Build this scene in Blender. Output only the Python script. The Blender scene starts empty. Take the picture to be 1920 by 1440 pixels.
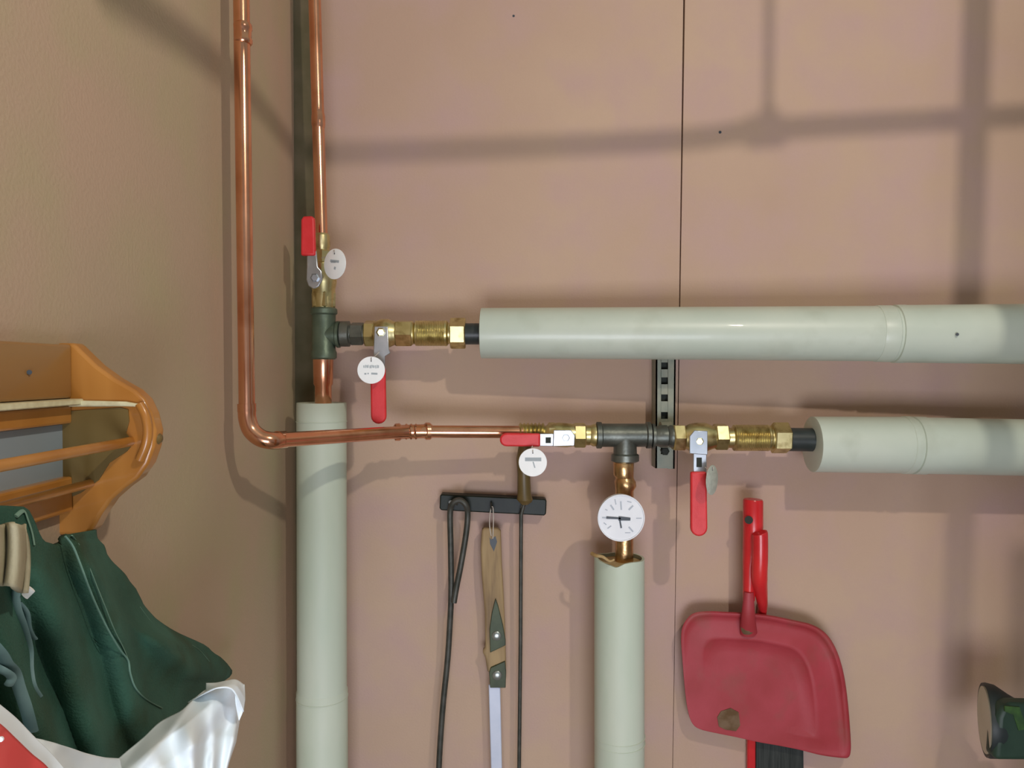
import bpy, math, random
from mathutils import Vector, Matrix, noise
random.seed(4)
scn = bpy.context.scene
COL = scn.collection
# ------------------------------------------------------------------ camera
F = 1450.0
CZ = 1.40
PITCH = math.radians(1.0)
cam = bpy.data.cameras.new('camera')
cam.sensor_width = 36.0
cam.lens = 36.0 * F / 1920.0
cam.clip_start = 0.02
camo = bpy.data.objects.new('camera', cam)
camo.location = (0, 0, CZ)
camo.rotation_euler = (math.radians(90) - PITCH, 0, 0)
COL.objects.link(camo)
scn.camera = camo
# ------------------------------------------------------------------ view
scn.view_settings.view_transform = 'Standard'
scn.view_settings.look = 'None'
scn.view_settings.gamma = 1.0
scn.view_settings.use_curve_mapping = False
scn.view_settings.exposure = 0.0
# ------------------------------------------------------------------ world
w = bpy.data.worlds.new('daylight')
scn.world = w
w.use_nodes = True
nt = w.node_tree
nt.nodes.clear()
tc = nt.nodes.new('ShaderNodeTexCoord')
sp = nt.nodes.new('ShaderNodeSeparateXYZ')
rp = nt.nodes.new('ShaderNodeValToRGB')
mr = nt.nodes.new('ShaderNodeMapRange')
bg = nt.nodes.new('ShaderNodeBackground')
ow = nt.nodes.new('ShaderNodeOutputWorld')
nt.links.new(tc.outputs['Generated'], sp.inputs[0])
nt.links.new(sp.outputs['Z'], mr.inputs['Value'])
mr.inputs['From Min'].default_value = -1
mr.inputs['From Max'].default_value = 1
nt.links.new(mr.outputs[0], rp.inputs[0])
e = rp.color_ramp.elements
e[0].position = 0.25; e[0].color = (0.50, 0.46, 0.52, 1)
e[1].position = 0.85; e[1].color = (0.90, 0.98, 0.86, 1)
m_ = rp.color_ramp.elements.new(0.5); m_.color = (0.60, 0.61, 0.66, 1)
nt.links.new(rp.outputs[0], bg.inputs[0])
bg.inputs[1].default_value = 0.36
nt.links.new(bg.outputs[0], ow.inputs[0])
# ------------------------------------------------------------------ lights
LAMP = Vector((0.65, -0.10, CZ + 0.90))


def add_light(name, kind, loc, target, energy, color, **kw):
    L = bpy.data.lights.new(name, kind)
    L.energy = energy
    L.color = color
    for k, v in kw.items():
        setattr(L, k, v)
    o = bpy.data.objects.new(name, L)
    o.location = loc
    if target is not None:
        o.rotation_euler = (Vector(target) - Vector(loc)).to_track_quat('-Z', 'Y').to_euler()
    COL.objects.link(o)
    return o


add_light('bare_bulb', 'POINT', LAMP, None, 34.0, (1.0, 0.90, 0.78), shadow_soft_size=0.022)
add_light('stripe_light', 'AREA', (-0.75, -1.7, CZ + 1.0), (-0.2, 1.4, CZ + 0.3), 30.0, (1.0, 0.96, 0.88),
          shape='RECTANGLE', size=0.30, size_y=1.2)  # added area light, no window: gives the copper its bright stripes
add_light('low_cool_fill', 'AREA', (0.1, -1.3, CZ - 0.85), (0.1, 1.4, CZ - 0.40), 37.0, (0.84, 0.88, 1.0),
          shape='RECTANGLE', size=1.2, size_y=0.8)  # added cool fill from low behind the camera, lifts the lower wall

# ------------------------------------------------------------------ helpers
fwd = Vector((0, math.cos(PITCH), -math.sin(PITCH)))
up = Vector((0, math.sin(PITCH), math.cos(PITCH)))
rgt = Vector((1, 0, 0))


def ray(px, py):
    return fwd + rgt * ((px - 960.0) / F) + up * ((720.0 - py) / F)


def P(px, py, y):
    """point on the vertical plane at distance y from the camera"""
    d = ray(px, py)
    return Vector((0, 0, CZ)) + d * (y / d.y)


def PL(px, py, x):
    """point on the plane parallel to the left wall"""
    d = ray(px, py)
    return Vector((0, 0, CZ)) + d * (x / d.x)


WY = 1.40
WX = P(553, 400, WY).x


def interp(tab, x):
    if x <= tab[0][0]:
        return tab[0][1]
    for (a, b), (c, d) in zip(tab, tab[1:]):
        if x <= c:
            return b + (d - b) * (x - a) / (c - a)
    return tab[-1][1]


def lathe(pts, n=32, rot=0.0, capped=True):
    """pts: list of (Vector, radius) along a roughly straight axis"""
    ax = (pts[-1][0] - pts[0][0]).normalized()
    t = Vector((0, 0, 1)) if abs(ax.z) < 0.9 else Vector((0, -1, 0))
    u = ax.cross(t).normalized()
    v = ax.cross(u).normalized()
    V, Fc = [], []
    for p, r in pts:
        for k in range(n):
            a = rot + 2 * math.pi * k / n
            V.append(p + (u * math.cos(a) + v * math.sin(a)) * r)
    for i in range(len(pts) - 1):
        for k in range(n):
            k2 = (k + 1) % n
            Fc.append((i * n + k, i * n + k2, (i + 1) * n + k2, (i + 1) * n + k))
    if capped:
        Fc.append(tuple(range(n))[::-1])
        Fc.append(tuple((len(pts) - 1) * n + k for k in range(n)))
    return V, Fc


def smooth_line(pts, steps=8):
    out = []
    n = len(pts)
    for i in range(n - 1):
        p0 = pts[max(i - 1, 0)]; p1 = pts[i]; p2 = pts[i + 1]; p3 = pts[min(i + 2, n - 1)]
        for s in range(steps):
            t = s / steps
            out.append(0.5 * ((2 * p1) + (p2 - p0) * t + (2 * p0 - 5 * p1 + 4 * p2 - p3) * t * t
                              + (3 * p1 - p0 - 3 * p2 + p3) * t ** 3))
    out.append(pts[-1])
    return out


def tube(pts, r, n=16, steps=8, flat=1.0):
    if steps > 1:
        pts = smooth_line([Vector(p) for p in pts], steps)
    m = len(pts)
    rr = r if callable(r) else (lambda t: r)
    V, Fc = [], []
    d0 = (pts[1] - pts[0]).normalized()
    nrm = d0.orthogonal().normalized()
    if abs(d0.y) < 0.9:
        nrm = (Vector((0, -1, 0)) - d0 * (-d0.y)).normalized()
    for i, p in enumerate(pts):
        d = (pts[min(i + 1, m - 1)] - pts[max(i - 1, 0)]).normalized()
        nrm = (nrm - d * nrm.dot(d)).normalized()
        b = d.cross(nrm)
        R = rr(i / (m - 1))
        for k in range(n):
            a = 2 * math.pi * k / n
            V.append(p + nrm * (math.cos(a) * R * flat) + b * (math.sin(a) * R))
    for i in range(m - 1):
        for k in range(n):
            k2 = (k + 1) % n
            Fc.append((i * n + k, (i + 1) * n + k, (i + 1) * n + k2, i * n + k2))
    Fc.append(tuple(range(n)))
    Fc.append(tuple((m - 1) * n + k for k in range(n))[::-1])
    return V, Fc


def prism(poly, off):
    """poly: 3D points; off: extrusion vector"""
    n = len(poly)
    V = list(poly) + [p + off for p in poly]
    Fc = [tuple(range(n)), tuple(range(2 * n - 1, n - 1, -1))]
    for k in range(n):
        k2 = (k + 1) % n
        Fc.append((k, n + k, n + k2, k2))
    return V, Fc


def pxprism(pp, y, th):
    return prism([P(a, b, y) for a, b in pp], Vector((0, th, 0)))


def box(x0, x1, y0, y1, z0, z1):
    V = [Vector((x, y, z)) for x in (x0, x1) for y in (y0, y1) for z in (z0, z1)]
    Fc = [(0, 1, 3, 2), (4, 6, 7, 5), (0, 4, 5, 1), (2, 3, 7, 6), (0, 2, 6, 4), (1, 5, 7, 3)]
    return V, Fc


def merge(*parts):
    V, Fc = [], []
    for v, f in parts:
        o = len(V)
        V += v
        Fc += [tuple(i + o for i in q) for q in f]
    return V, Fc


def grid(fn, nu, nv):
    V = [fn(i / nu, j / nv) for j in range(nv + 1) for i in range(nu + 1)]
    Fc = [(j * (nu + 1) + i, j * (nu + 1) + i + 1, (j + 1) * (nu + 1) + i + 1, (j + 1) * (nu + 1) + i)
          for j in range(nv) for i in range(nu)]
    return V, Fc


ORG = {}


def mk(name, geo, mat, parent=None, angle=35, bevel=0.0, solid=0.0, subsurf=0, seg=2, label=None):
    V, Fc = geo
    if parent is not None:
        org = ORG[parent.as_pointer()]
    else:
        lo = Vector([min(v[i] for v in V) for i in range(3)])
        hi = Vector([max(v[i] for v in V) for i in range(3)])
        org = (lo + hi) / 2
    me = bpy.data.meshes.new(name)
    me.from_pydata([tuple(Vector(v) - org) for v in V], [], Fc)
    me.validate()
    import bmesh
    bm = bmesh.new(); bm.from_mesh(me)
    bmesh.ops.recalc_face_normals(bm, faces=bm.faces)
    bm.to_mesh(me); bm.free()
    me.materials.append(mat)
    if angle > 0:
        me.polygons.foreach_set('use_smooth', [True] * len(me.polygons))
        me.set_sharp_from_angle(angle=math.radians(angle))
    o = bpy.data.objects.new(name, me)
    COL.objects.link(o)
    if parent is None:
        o.location = org
    else:
        o.parent = parent
    ORG[o.as_pointer()] = org
    KEEP.append(o)
    if solid:
        m = o.modifiers.new('thickness', 'SOLIDIFY'); m.thickness = solid; m.offset = 0
    if bevel:
        m = o.modifiers.new('bevel', 'BEVEL'); m.width = bevel; m.segments = seg; m.limit_method = 'ANGLE'
        m.angle_limit = math.radians(40)
    if subsurf:
        m = o.modifiers.new('subsurf', 'SUBSURF'); m.levels = subsurf; m.render_levels = subsurf
    if label:
        o['label'] = label
    return o


KEEP = []


def thing(name, label, cat, loc, group=None):
    o = bpy.data.objects.new(name, None)
    o.empty_display_size = 0.03
    COL.objects.link(o)
    o.location = loc
    ORG[o.as_pointer()] = Vector(loc)
    KEEP.append(o)
    o['label'] = label
    o['category'] = cat
    if group:
        o['group'] = group
    return o


def tag(o, label, cat, group=None):
    o['label'] = label
    o['category'] = cat
    if group:
        o['group'] = group
    return o


def struct(name, geo, mat, **kw):
    o = mk(name, geo, mat, **kw)
    o['kind'] = 'structure'
    return o


# ------------------------------------------------------------------ materials
def srgb(r, g, b):
    f = lambda c: (c / 255 / 12.92) if c <= 10 else ((c / 255 + 0.055) / 1.055) ** 2.4
    return (f(r), f(g), f(b), 1)


def material(name, c1, c2=None, rough=0.5, metal=0.0, scale=8.0, bump=0.0, bscale=200.0, detail=3.0,
             coat=0.0, stretch=(1, 1, 1), spec=0.5, lo=0.35, hi=0.65, c3=None, s3=40, lo3=0.62, hi3=0.7,
             trans=0.0, rvar=0.0):
    m = bpy.data.materials.new(name)
    m.use_nodes = True
    nt = m.node_tree
    b = nt.nodes['Principled BSDF']
    b.inputs['Roughness'].default_value = rough
    b.inputs['Metallic'].default_value = metal
    b.inputs['Coat Weight'].default_value = coat
    b.inputs['Specular IOR Level'].default_value = spec
    tcn = nt.nodes.new('ShaderNodeTexCoord')
    mp = nt.nodes.new('ShaderNodeMapping')
    mp.inputs['Scale'].default_value = stretch
    geo = nt.nodes.new('ShaderNodeNewGeometry')
    nt.links.new(geo.outputs['Position'], mp.inputs[0])
    ns = nt.nodes.new('ShaderNodeTexNoise')
    ns.inputs['Scale'].default_value = scale
    ns.inputs['Detail'].default_value = detail
    nt.links.new(mp.outputs[0], ns.inputs['Vector'])
    rr = nt.nodes.new('ShaderNodeValToRGB')
    rr.color_ramp.elements[0].position = lo
    rr.color_ramp.elements[1].position = hi
    rr.color_ramp.elements[0].color = c1
    rr.color_ramp.elements[1].color = c2 or c1
    nt.links.new(ns.outputs['Fac'], rr.inputs[0])
    out = rr.outputs[0]
    if c3:
        n3 = nt.nodes.new('ShaderNodeTexNoise')
        n3.inputs['Scale'].default_value = s3
        n3.inputs['Detail'].default_value = 5
        nt.links.new(mp.outputs[0], n3.inputs['Vector'])
        r3 = nt.nodes.new('ShaderNodeMapRange')
        r3.inputs['From Min'].default_value = lo3
        r3.inputs['From Max'].default_value = hi3
        nt.links.new(n3.outputs['Fac'], r3.inputs['Value'])
        mx = nt.nodes.new('ShaderNodeMix'); mx.data_type = 'RGBA'
        nt.links.new(r3.outputs[0], mx.inputs['Factor'])
        nt.links.new(out, mx.inputs['A'])
        mx.inputs['B'].default_value = c3
        out = mx.outputs['Result']
    nt.links.new(out, b.inputs['Base Color'])
    if rvar:
        r4 = nt.nodes.new('ShaderNodeMapRange')
        r4.inputs['To Min'].default_value = max(rough - rvar, 0.03)
        r4.inputs['To Max'].default_value = rough + rvar
        nt.links.new(ns.outputs['Fac'], r4.inputs['Value'])
        nt.links.new(r4.outputs[0], b.inputs['Roughness'])
    if trans:
        b.inputs['Transmission Weight'].default_value = trans
    if bump:
        nb = nt.nodes.new('ShaderNodeTexNoise')
        nb.inputs['Scale'].default_value = bscale
        nb.inputs['Detail'].default_value = 4
        nt.links.new(mp.outputs[0], nb.inputs['Vector'])
        bn = nt.nodes.new('ShaderNodeBump')
        bn.inputs['Strength'].default_value = bump
        bn.inputs['Distance'].default_value = 0.002
        nt.links.new(nb.outputs['Fac'], bn.inputs['Height'])
        nt.links.new(bn.outputs[0], b.inputs['Normal'])
    return m


M_wall = material('painted_board_back', srgb(186, 157, 137), srgb(194, 167, 144), rough=0.75, scale=2.2, bump=0.25,
                  bscale=260, c3=srgb(188, 158, 150), s3=9, lo3=0.42, hi3=0.75, detail=4)
M_walll = material('painted_board_left', srgb(184, 164, 136), srgb(192, 164, 140), rough=0.75, scale=2.6, bump=0.25,
                   bscale=260, c3=srgb(182, 168, 132), s3=7, lo3=0.45, hi3=0.75, detail=4)
M_gap = material('dark_gap', srgb(70, 45, 34), srgb(92, 60, 45), rough=0.9, scale=30)
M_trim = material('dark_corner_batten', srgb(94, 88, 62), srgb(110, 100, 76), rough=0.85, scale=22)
M_floor = material('concrete', srgb(125, 120, 112), srgb(145, 138, 128), rough=0.9, scale=6, bump=0.2)
M_copper = material('copper', srgb(226, 162, 126), srgb(234, 176, 142), rough=0.21, metal=1, scale=12, c3=srgb(190, 124, 88),
                    s3=18, lo3=0.5, hi3=0.8, rvar=0.08)
M_brass = material('brass', srgb(204, 192, 138), srgb(220, 208, 156), rough=0.36, metal=1, scale=40, c3=srgb(152, 130, 80),
                   s3=60, lo3=0.5, hi3=0.75, rvar=0.1)
M_bronze = material('dark_bronze', srgb(190, 152, 108), srgb(214, 178, 128), rough=0.3, metal=1, scale=60, bump=0.3, bscale=120)
M_cast = material('galvanised_cast_fitting', srgb(92, 96, 90), srgb(120, 124, 116), rough=0.42, metal=0.75, scale=30, bump=0.15)
M_castg = material('green_cast_fitting', srgb(86, 100, 84), srgb(108, 122, 104), rough=0.42, metal=0.55, scale=30, bump=0.15)
M_black = material('black_plastic_pipe', srgb(38, 46, 46), srgb(50, 58, 58), rough=0.4, scale=30)
M_jack = material('grey_pvc_jacket', srgb(192, 204, 190), srgb(200, 210, 196), rough=0.38, scale=9, c3=srgb(182, 192, 176),
                  s3=14, lo3=0.55, hi3=0.8, coat=0.1)
M_jackv = material('matt_grey_pvc_jacket', srgb(192, 206, 188), srgb(204, 213, 196), rough=0.55, scale=11, stretch=(1, 1, 0.3),
                   c3=srgb(184, 200, 178), s3=10, lo3=0.5, hi3=0.8)
M_edge = material('jacket_cut_edge', srgb(196, 176, 132), srgb(170, 140, 90), rough=0.8, scale=60)
M_red = material('red_grip_vinyl', srgb(214, 44, 48), srgb(222, 54, 58), rough=0.42, scale=60, bump=0.1, bscale=700)
M_steel = material('zinc_steel', srgb(176, 184, 190), srgb(200, 206, 212), rough=0.28, metal=0.85, scale=30)
M_rail = material('galvanised_rail', srgb(128, 136, 122), srgb(146, 148, 130), rough=0.5, metal=0.15, scale=40, bump=0.1)
M_hole = material('rail_hole', srgb(42, 48, 42), rough=0.8)
M_tag = material('white_tag', srgb(242, 246, 244), srgb(248, 250, 248), rough=0.4, scale=40)
M_tagg = material('grey_tag_back', srgb(176, 182, 170), srgb(192, 198, 186), rough=0.6, scale=160)
M_print = material('grey_print', srgb(168, 178, 182), rough=0.6)
M_ink = material('dark_ink', srgb(62, 70, 78), rough=0.5)
M_inkl = material('pale_ink', srgb(178, 186, 196), rough=0.5)
M_dial = material('dial_face', srgb(226, 230, 236), srgb(236, 240, 244), rough=0.45, scale=20)
M_iron = material('dark_iron', srgb(66, 68, 62), srgb(84, 84, 78), rough=0.5, metal=0.5, scale=60)
M_bar = material('black_magnet_bar', srgb(20, 28, 22), srgb(28, 36, 28), rough=0.4, scale=30, spec=.2)
M_brown = material('brown_wood_handle', srgb(92, 78, 44), srgb(120, 96, 52), rough=0.4, scale=40, stretch=(1, 1, 0.3))
M_wood = material('worn_pale_wood', srgb(170, 146, 106), srgb(142, 118, 84), rough=0.7, scale=60, stretch=(1, 1, 0.12),
                  c3=srgb(108, 88, 68), s3=50, lo3=0.58, hi3=0.75)
M_string = material('white_string', srgb(200, 192, 180), rough=0.8)
M_blade = material('pale_blue_shaft', srgb(196, 206, 226), srgb(206, 214, 232), rough=0.35, metal=0.1, scale=30)
M_ferr = material('dark_green_ferrule', srgb(52, 62, 44), srgb(68, 78, 56), rough=0.5, metal=0.3, scale=40)
M_rivet = material('steel_rivet', srgb(170, 178, 176), rough=0.3, metal=0.8)
M_pan = material('dusty_red_plastic', srgb(160, 50, 56), srgb(172, 60, 70), rough=0.55, scale=14, c3=srgb(140, 76, 66),
                 s3=16, lo3=0.55, hi3=0.85, bump=0.1)
M_panh = material('red_plastic_handle', srgb(214, 46, 48), srgb(200, 38, 44), rough=0.25, scale=20)
M_dirt = material('brown_dirt', srgb(98, 74, 48), srgb(120, 98, 76), rough=0.95, scale=60)
M_bris = material('black_bristle', srgb(40, 46, 44), srgb(60, 64, 62), rough=0.9, scale=300, stretch=(1, 1, 0.05))
M_orange = material('orange_pine', srgb(180, 120, 50), srgb(194, 134, 64), rough=0.3, scale=24, stretch=(1, 1, 0.2),
                    c3=srgb(160, 100, 36), s3=14, lo3=0.5, hi3=0.75, coat=0.3)
M_brownb = material('brown_stained_pine', srgb(150, 108, 58), srgb(166, 124, 68), rough=0.3, scale=20, stretch=(1, 0.15, 1),
                    c3=srgb(132, 88, 48), s3=10, lo3=0.5, hi3=0.8, coat=0.3)
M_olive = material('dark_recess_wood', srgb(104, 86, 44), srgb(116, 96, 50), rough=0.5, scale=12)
M_pale = material('pale_glossy_strip', srgb(232, 228, 190), srgb(214, 206, 166), rough=0.3, scale=120)
M_blue = material('blue_grey_panel', srgb(142, 156, 162), srgb(154, 168, 176), rough=0.3, scale=6)
M_green = material('dark_green_cloth', srgb(46, 88, 72), srgb(60, 106, 90), rough=0.85, scale=12, bump=0.5, bscale=500,
                   c3=srgb(48, 72, 48), s3=14, lo3=0.5, hi3=0.75)
M_pipe = material('green_grey_piping', srgb(116, 152, 136), srgb(130, 166, 148), rough=0.7, scale=30)
M_cord = material('grey_blue_cord', srgb(108, 142, 146), srgb(130, 162, 164), rough=0.55, scale=30)
M_beige = material('beige_cloth', srgb(186, 178, 148), srgb(160, 150, 122), rough=0.9, scale=18, bump=0.3, bscale=300)
M_bag = material('white_plastic_film', srgb(240, 250, 255), srgb(244, 252, 255), rough=0.5, scale=10)
M_bagred = material('red_bag_print', srgb(214, 76, 72), srgb(222, 92, 86), rough=0.4, scale=20)
M_rubber = material('black_rubber', srgb(36, 46, 48), srgb(46, 56, 56), rough=0.5, scale=20)
M_green2 = material('dark_green_plastic', srgb(38, 62, 52), srgb(48, 74, 60), rough=0.5, scale=20)
M_glass = material('pale_lens', srgb(196, 200, 184), srgb(204, 208, 194), rough=0.6, scale=10)
M_gpatch = material('bright_green_patch', srgb(70, 110, 48), srgb(50, 84, 44), rough=0.6, scale=60)
M_spipe = material('grey_steel_pipe', srgb(130, 132, 130), rough=0.5, metal=0.5)

# ------------------------------------------------------------------ setting
ZT = CZ + 2.2
xs_top = P(1284, 0, WY).x
xs_bot = P(1265, 1200, WY).x
z_t, z_b = P(1284, 0, WY).z, P(1265, 1200, WY).z
sl = (xs_top - xs_bot) / (z_t - z_b)
xseam = lambda z: xs_bot + sl * (z - z_b)


def slab(xa0, xa1, xb0, xb1, y0, y1, z0, z1):
    """x from xa (at z0 / z1) to xb (at z0 / z1)"""
    V = [Vector(v) for v in ((xa0, y0, z0), (xb0, y0, z0), (xb1, y0, z1), (xa1, y0, z1),
                             (xa0, y1, z0), (xb0, y1, z0), (xb1, y1, z1), (xa1, y1, z1))]
    Fc = [(0, 1, 2, 3), (7, 6, 5, 4), (0, 4, 5, 1), (1, 5, 6, 2), (2, 6, 7, 3), (3, 7, 4, 0)]
    return V, Fc


g_b, g_t = 0.0005, 0.0060
z_mid = P(1266, 1100, WY).z
struct('wall_back', merge(
    slab(WX + 0.004, WX + 0.004, xseam(0) - g_b, xseam(z_mid) - g_b, WY, WY + 0.012, 0, z_mid),
    slab(WX + 0.004, WX + 0.004, xseam(z_mid) - g_b, xseam(ZT) - g_t, WY, WY + 0.012, z_mid, ZT),
    slab(xseam(0) + g_b, xseam(z_mid) + g_b, 3.2, 3.2, WY, WY + 0.012, 0, z_mid),
    slab(xseam(z_mid) + g_b, xseam(ZT) + g_b, 3.2, 3.2, WY, WY + 0.012, z_mid, ZT)), M_wall, angle=0)
struct('trim_1', box(WX - 0.03, 3.2, WY + 0.0125, WY + 0.05, 0, ZT), M_gap, angle=0)
struct('wall_left', box(WX - 0.02, WX, -2.5, WY - 0.004, 0, ZT), M_walll, angle=0)
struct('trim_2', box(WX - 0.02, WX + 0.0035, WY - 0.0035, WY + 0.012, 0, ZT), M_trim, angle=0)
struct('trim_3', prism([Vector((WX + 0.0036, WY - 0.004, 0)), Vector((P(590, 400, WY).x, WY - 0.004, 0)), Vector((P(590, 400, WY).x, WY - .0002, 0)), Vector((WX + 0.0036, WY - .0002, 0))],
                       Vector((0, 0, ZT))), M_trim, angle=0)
struct('floor', box(WX - 0.02, 3.2, -2.5, WY + 0.05, -0.05, 0), M_floor, angle=0)

# nail holes in the wall
for (a, b, r, lab) in ((963, 30, 2.2, 'tiny black nail hole high on the back wall, left of the seam'),
                       (1350, 248, 2.6, 'tiny dark nail hole right of the seam, high on the back wall')):
    c = P(a, b, WY)
    tag(mk('nail_head', lathe([(c + Vector((0, 0.002, 0)), r * WY / F), (c + Vector((0, -0.0008, 0)), r * WY / F)], 12), M_ink),
        lab, 'nail')

# ------------------------------------------------------------------ shadow casting pipework between the bulb and the wall
fr = 0.60


def back(pw):
    return LAMP + (pw - LAMP) * fr


t = thing('overhead_pipe', 'grey steel pipework on an upright post standing right of the camera view', 'pipe',
          (back(P(1830, 700, WY)).x, back(P(1830, 700, WY)).y, 0))
k = fr * WY / F
post = [back(P(1842, -250, WY)), back(P(1785, 1440, WY))]
dpost = (post[1] - post[0]); bot = post[0] + dpost * (post[0].z / -dpost.z)
mk('post', lathe([(post[0], 28 * k), (bot, 28 * k)], 24), M_spipe, t)
run = [PL(180, -40, WX), PL(300, 40, WX), PL(380, 100, WX), PL(470, 178, WX), PL(548, 277, WX), P(575, 287, WY), P(640, 287, WY), P(900, 279, WY),
       P(1278, 262, WY), P(1440, 243, WY), P(1830, 222, WY), P(2100, 208, WY)]
mk('horizontal_pipe', tube([back(p) for p in run], 21 * k, 16, 4), M_spipe, t)
mk('tee', lathe([(back(P(1400, 249, WY)), 30 * k), (back(P(1470, 244, WY)), 30 * k)], 20), M_spipe, t)
mk('tee_neck', lathe([(back(P(1440, 243, WY)), 24 * k), (back(P(1441, 205, WY)), 16 * k), (back(P(1441, 195, WY)), 10 * k)], 20), M_spipe, t)
mk('riser', lathe([(back(P(1440, 200, WY)), 9 * k), (back(P(1446, -300, WY)), 9 * k)], 16), M_spipe, t)

# ------------------------------------------------------------------ pipe helpers
Y0 = 1.31


def axH(ax, y=Y0, n=32, rot=0.0):
    """ax: list of (px, py, radius px)"""
    yy = y if callable(y) else (lambda px: y)
    return lathe([(P(a, b, yy(a)), r * yy(a) / F) for a, b, r in ax], n, rot)


def hexH(x0, x1, py, r, y=Y0, rot=0.0):
    c = 2.0
    return lathe([(P(x0, py, y), (r - c) * y / F), (P(x0 + c, py, y), r * y / F), (P(x1 - c, py, y), r * y / F),
                  (P(x1, py, y), (r - c) * y / F)], 6, rot)


def hexV(y0, y1, px, r, y=Y0, rot=0.0):
    c = 2.0
    return lathe([(P(px, y0, y), (r - c) * y / F), (P(px, y0 + c, y), r * y / F), (P(px, y1 - c, y), r * y / F),
                  (P(px, y1, y), (r - c) * y / F)], 6, rot)


def wire(name, pts, r, mat, parent, steps=6, n=8, label=None):
    return mk(name, tube(pts, r, n, steps), mat, parent, angle=60, label=label)


# ------------------------------------------------------------------ copper pipe on the left
t = thing('copper_pipe', 'long bright copper pipe beside the corner, elbowing right towards the lower valves', 'pipe', P(463, 790, 1.0))
YA = 1.022
r = 14.8 * YA / F
mk('vertical_tube', lathe([(P(451, -120, YA), r), (P(463, 772, YA), r)], 32), M_copper, t)
mk('elbow', merge(tube([P(463, 768, YA), P(464, 785, YA), P(471, 806, YA), P(488, 821, YA), P(508, 826, YA + 0.004), P(524, 825.5, YA + 0.016)], r * 1.12, 24, 6),
                  lathe([(P(462.6, 757, YA), r * 1.16), (P(463, 772, YA), r * 1.16)], 24)), M_copper, t, angle=60)
YB = 1.292
mk('horizontal_tube', merge(tube([P(520, 825.5, YA + 0.012), P(742, 811, YB - .02), P(770, 809, YB)], r, 24, 1),
                            tube([P(770, 809, YB), P(985, 810, YB + 0.014)], r, 24, 1)), M_copper, t, angle=60)
mk('socket', tube([P(519, 825.5, YA + 0.012), P(533, 824.5, YA + 0.03)], r * 1.17, 24, 1), M_copper, t, angle=60)


def ring_set(x, y, yy, n, rr, step=6):
    gs = []
    for i in range(n):
        gs.append(lathe([(P(x + i * step - 2, y, yy), rr), (P(x + i * step, y, yy), rr * 1.1), (P(x + i * step + 2, y, yy), rr)], 24))
    return merge(*gs)


mk('coupling', merge(lathe([(P(738, 810.5, YB - .012), r), (P(741, 810.5, YB - .01), r * 1.38), (P(749, 810, YB - .006), r * 1.42), (P(753, 810, YB - .004), r * 1.14),
                            (P(795, 808.5, YB + 0.004), r * 1.14), (P(799, 808.5, YB + .005), r * 1.42), (P(806, 808.5, YB + .006), r * 1.38),
                            (P(811, 808.5, YB + .007), r)], 28),
                     ring_set(762, 809.4, YB, 3, r * 1.2, 9)), M_copper, t)
mk('upper_coupling', lathe([(P(455, 44, YA), r), (P(455, 47, YA), r * 1.14), (P(455.6, 55, YA), r * 1.14), (P(455.8, 58, YA), r * 1.02), (P(456, 72, YA), r * 1.02), (P(456, 75, YA), r * 1.14),
                            (P(456, 80, YA), r * 1.14), (P(456, 83, YA), r)], 28), M_copper, t)
mk('pipe_clip', merge(box(WX, P(463, 700, YA).x, YA - .006, YA + .006, P(463, -78, YA).z - .006, P(463, -78, YA).z + .006),
                      lathe([(P(452, -84, YA), r * 1.25), (P(452, -70, YA), r * 1.25)], 24)), M_copper, t)

# ------------------------------------------------------------------ second copper pipe
t = thing('copper_pipe', 'straight copper pipe rising from the topmost valve in the corner', 'pipe', P(603, 440, Y0))
mk('tube', lathe([(P(588, -120, Y0), 11.5 * Y0 / F), (P(590, 0, Y0), 11.5 * Y0 / F), (P(603, 450, Y0), 11.5 * Y0 / F)], 32), M_copper, t)
mk('narrow_joint', lathe([(P(596.5, 212, Y0), 11.6 * Y0 / F), (P(596.8, 219, Y0), 12.8 * Y0 / F), (P(597, 234, Y0), 12.8 * Y0 / F), (P(597.2, 240, Y0), 11.6 * Y0 / F)], 28), M_copper, t)

# ------------------------------------------------------------------ valves
VAL = 'ball valves with red lever handles'


def rounded(x0, y0, x1, y1, w0, w1, n=8, tip=True):
    """outline of a bar in pixels from (x0,y0) to (x1,y1), rounded tip at the far end"""
    d = Vector((x1 - x0, y1 - y0)); L = d.length; d /= L
    s = Vector((-d.y, d.x))
    out = [Vector((x0, y0)) + s * w0, Vector((x0, y0)) - s * w0]
    if tip:
        c = Vector((x1, y1)) - d * w1
        for i in range(n + 1):
            a = -math.pi / 2 + math.pi * i / n
            out.append(c + d * (math.cos(a) * w1) + s * (math.sin(a) * w1))
    else:
        out += [Vector((x1, y1)) - s * w1, Vector((x1, y1)) + s * w1]
    return [(p.x, p.y) for p in out]


# (a) topmost valve
t = thing('ball_valve', 'topmost brass ball valve in the corner with its red handle pointing up', 'valve', P(606, 520, Y0), VAL)
mk('body', axH([(603, 438, 12), (603, 442, 15), (604, 462, 15), (604, 468, 13), (604, 492, 15), (605, 500, 20), (606, 515, 25), (607, 530, 24), (607, 545, 21),
                (607, 552, 22), (607, 578, 21)]), M_brass, t)
mk('hex_nut', hexV(548, 577, 607, 23.5, rot=0.2), M_brass, t)
mk('hex_nut', hexV(470, 494, 604, 19, rot=0.3), M_brass, t)
mk('stem', lathe([(P(606, 517, Y0), 9 * Y0 / F), (P(590, 521, Y0 - .044), 9 * Y0 / F), (P(590, 521, Y0 - .052), 6 * Y0 / F)], 6), M_steel, t)
lv = mk('lever', merge(pxprism([(575, 470), (593, 470), (596, 500), (603, 508), (604, 525), (598, 537), (588, 542), (578, 536), (574, 524), (575, 500)], Y0 - .046, 0.004)), M_steel, t, bevel=0.0015)
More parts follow.
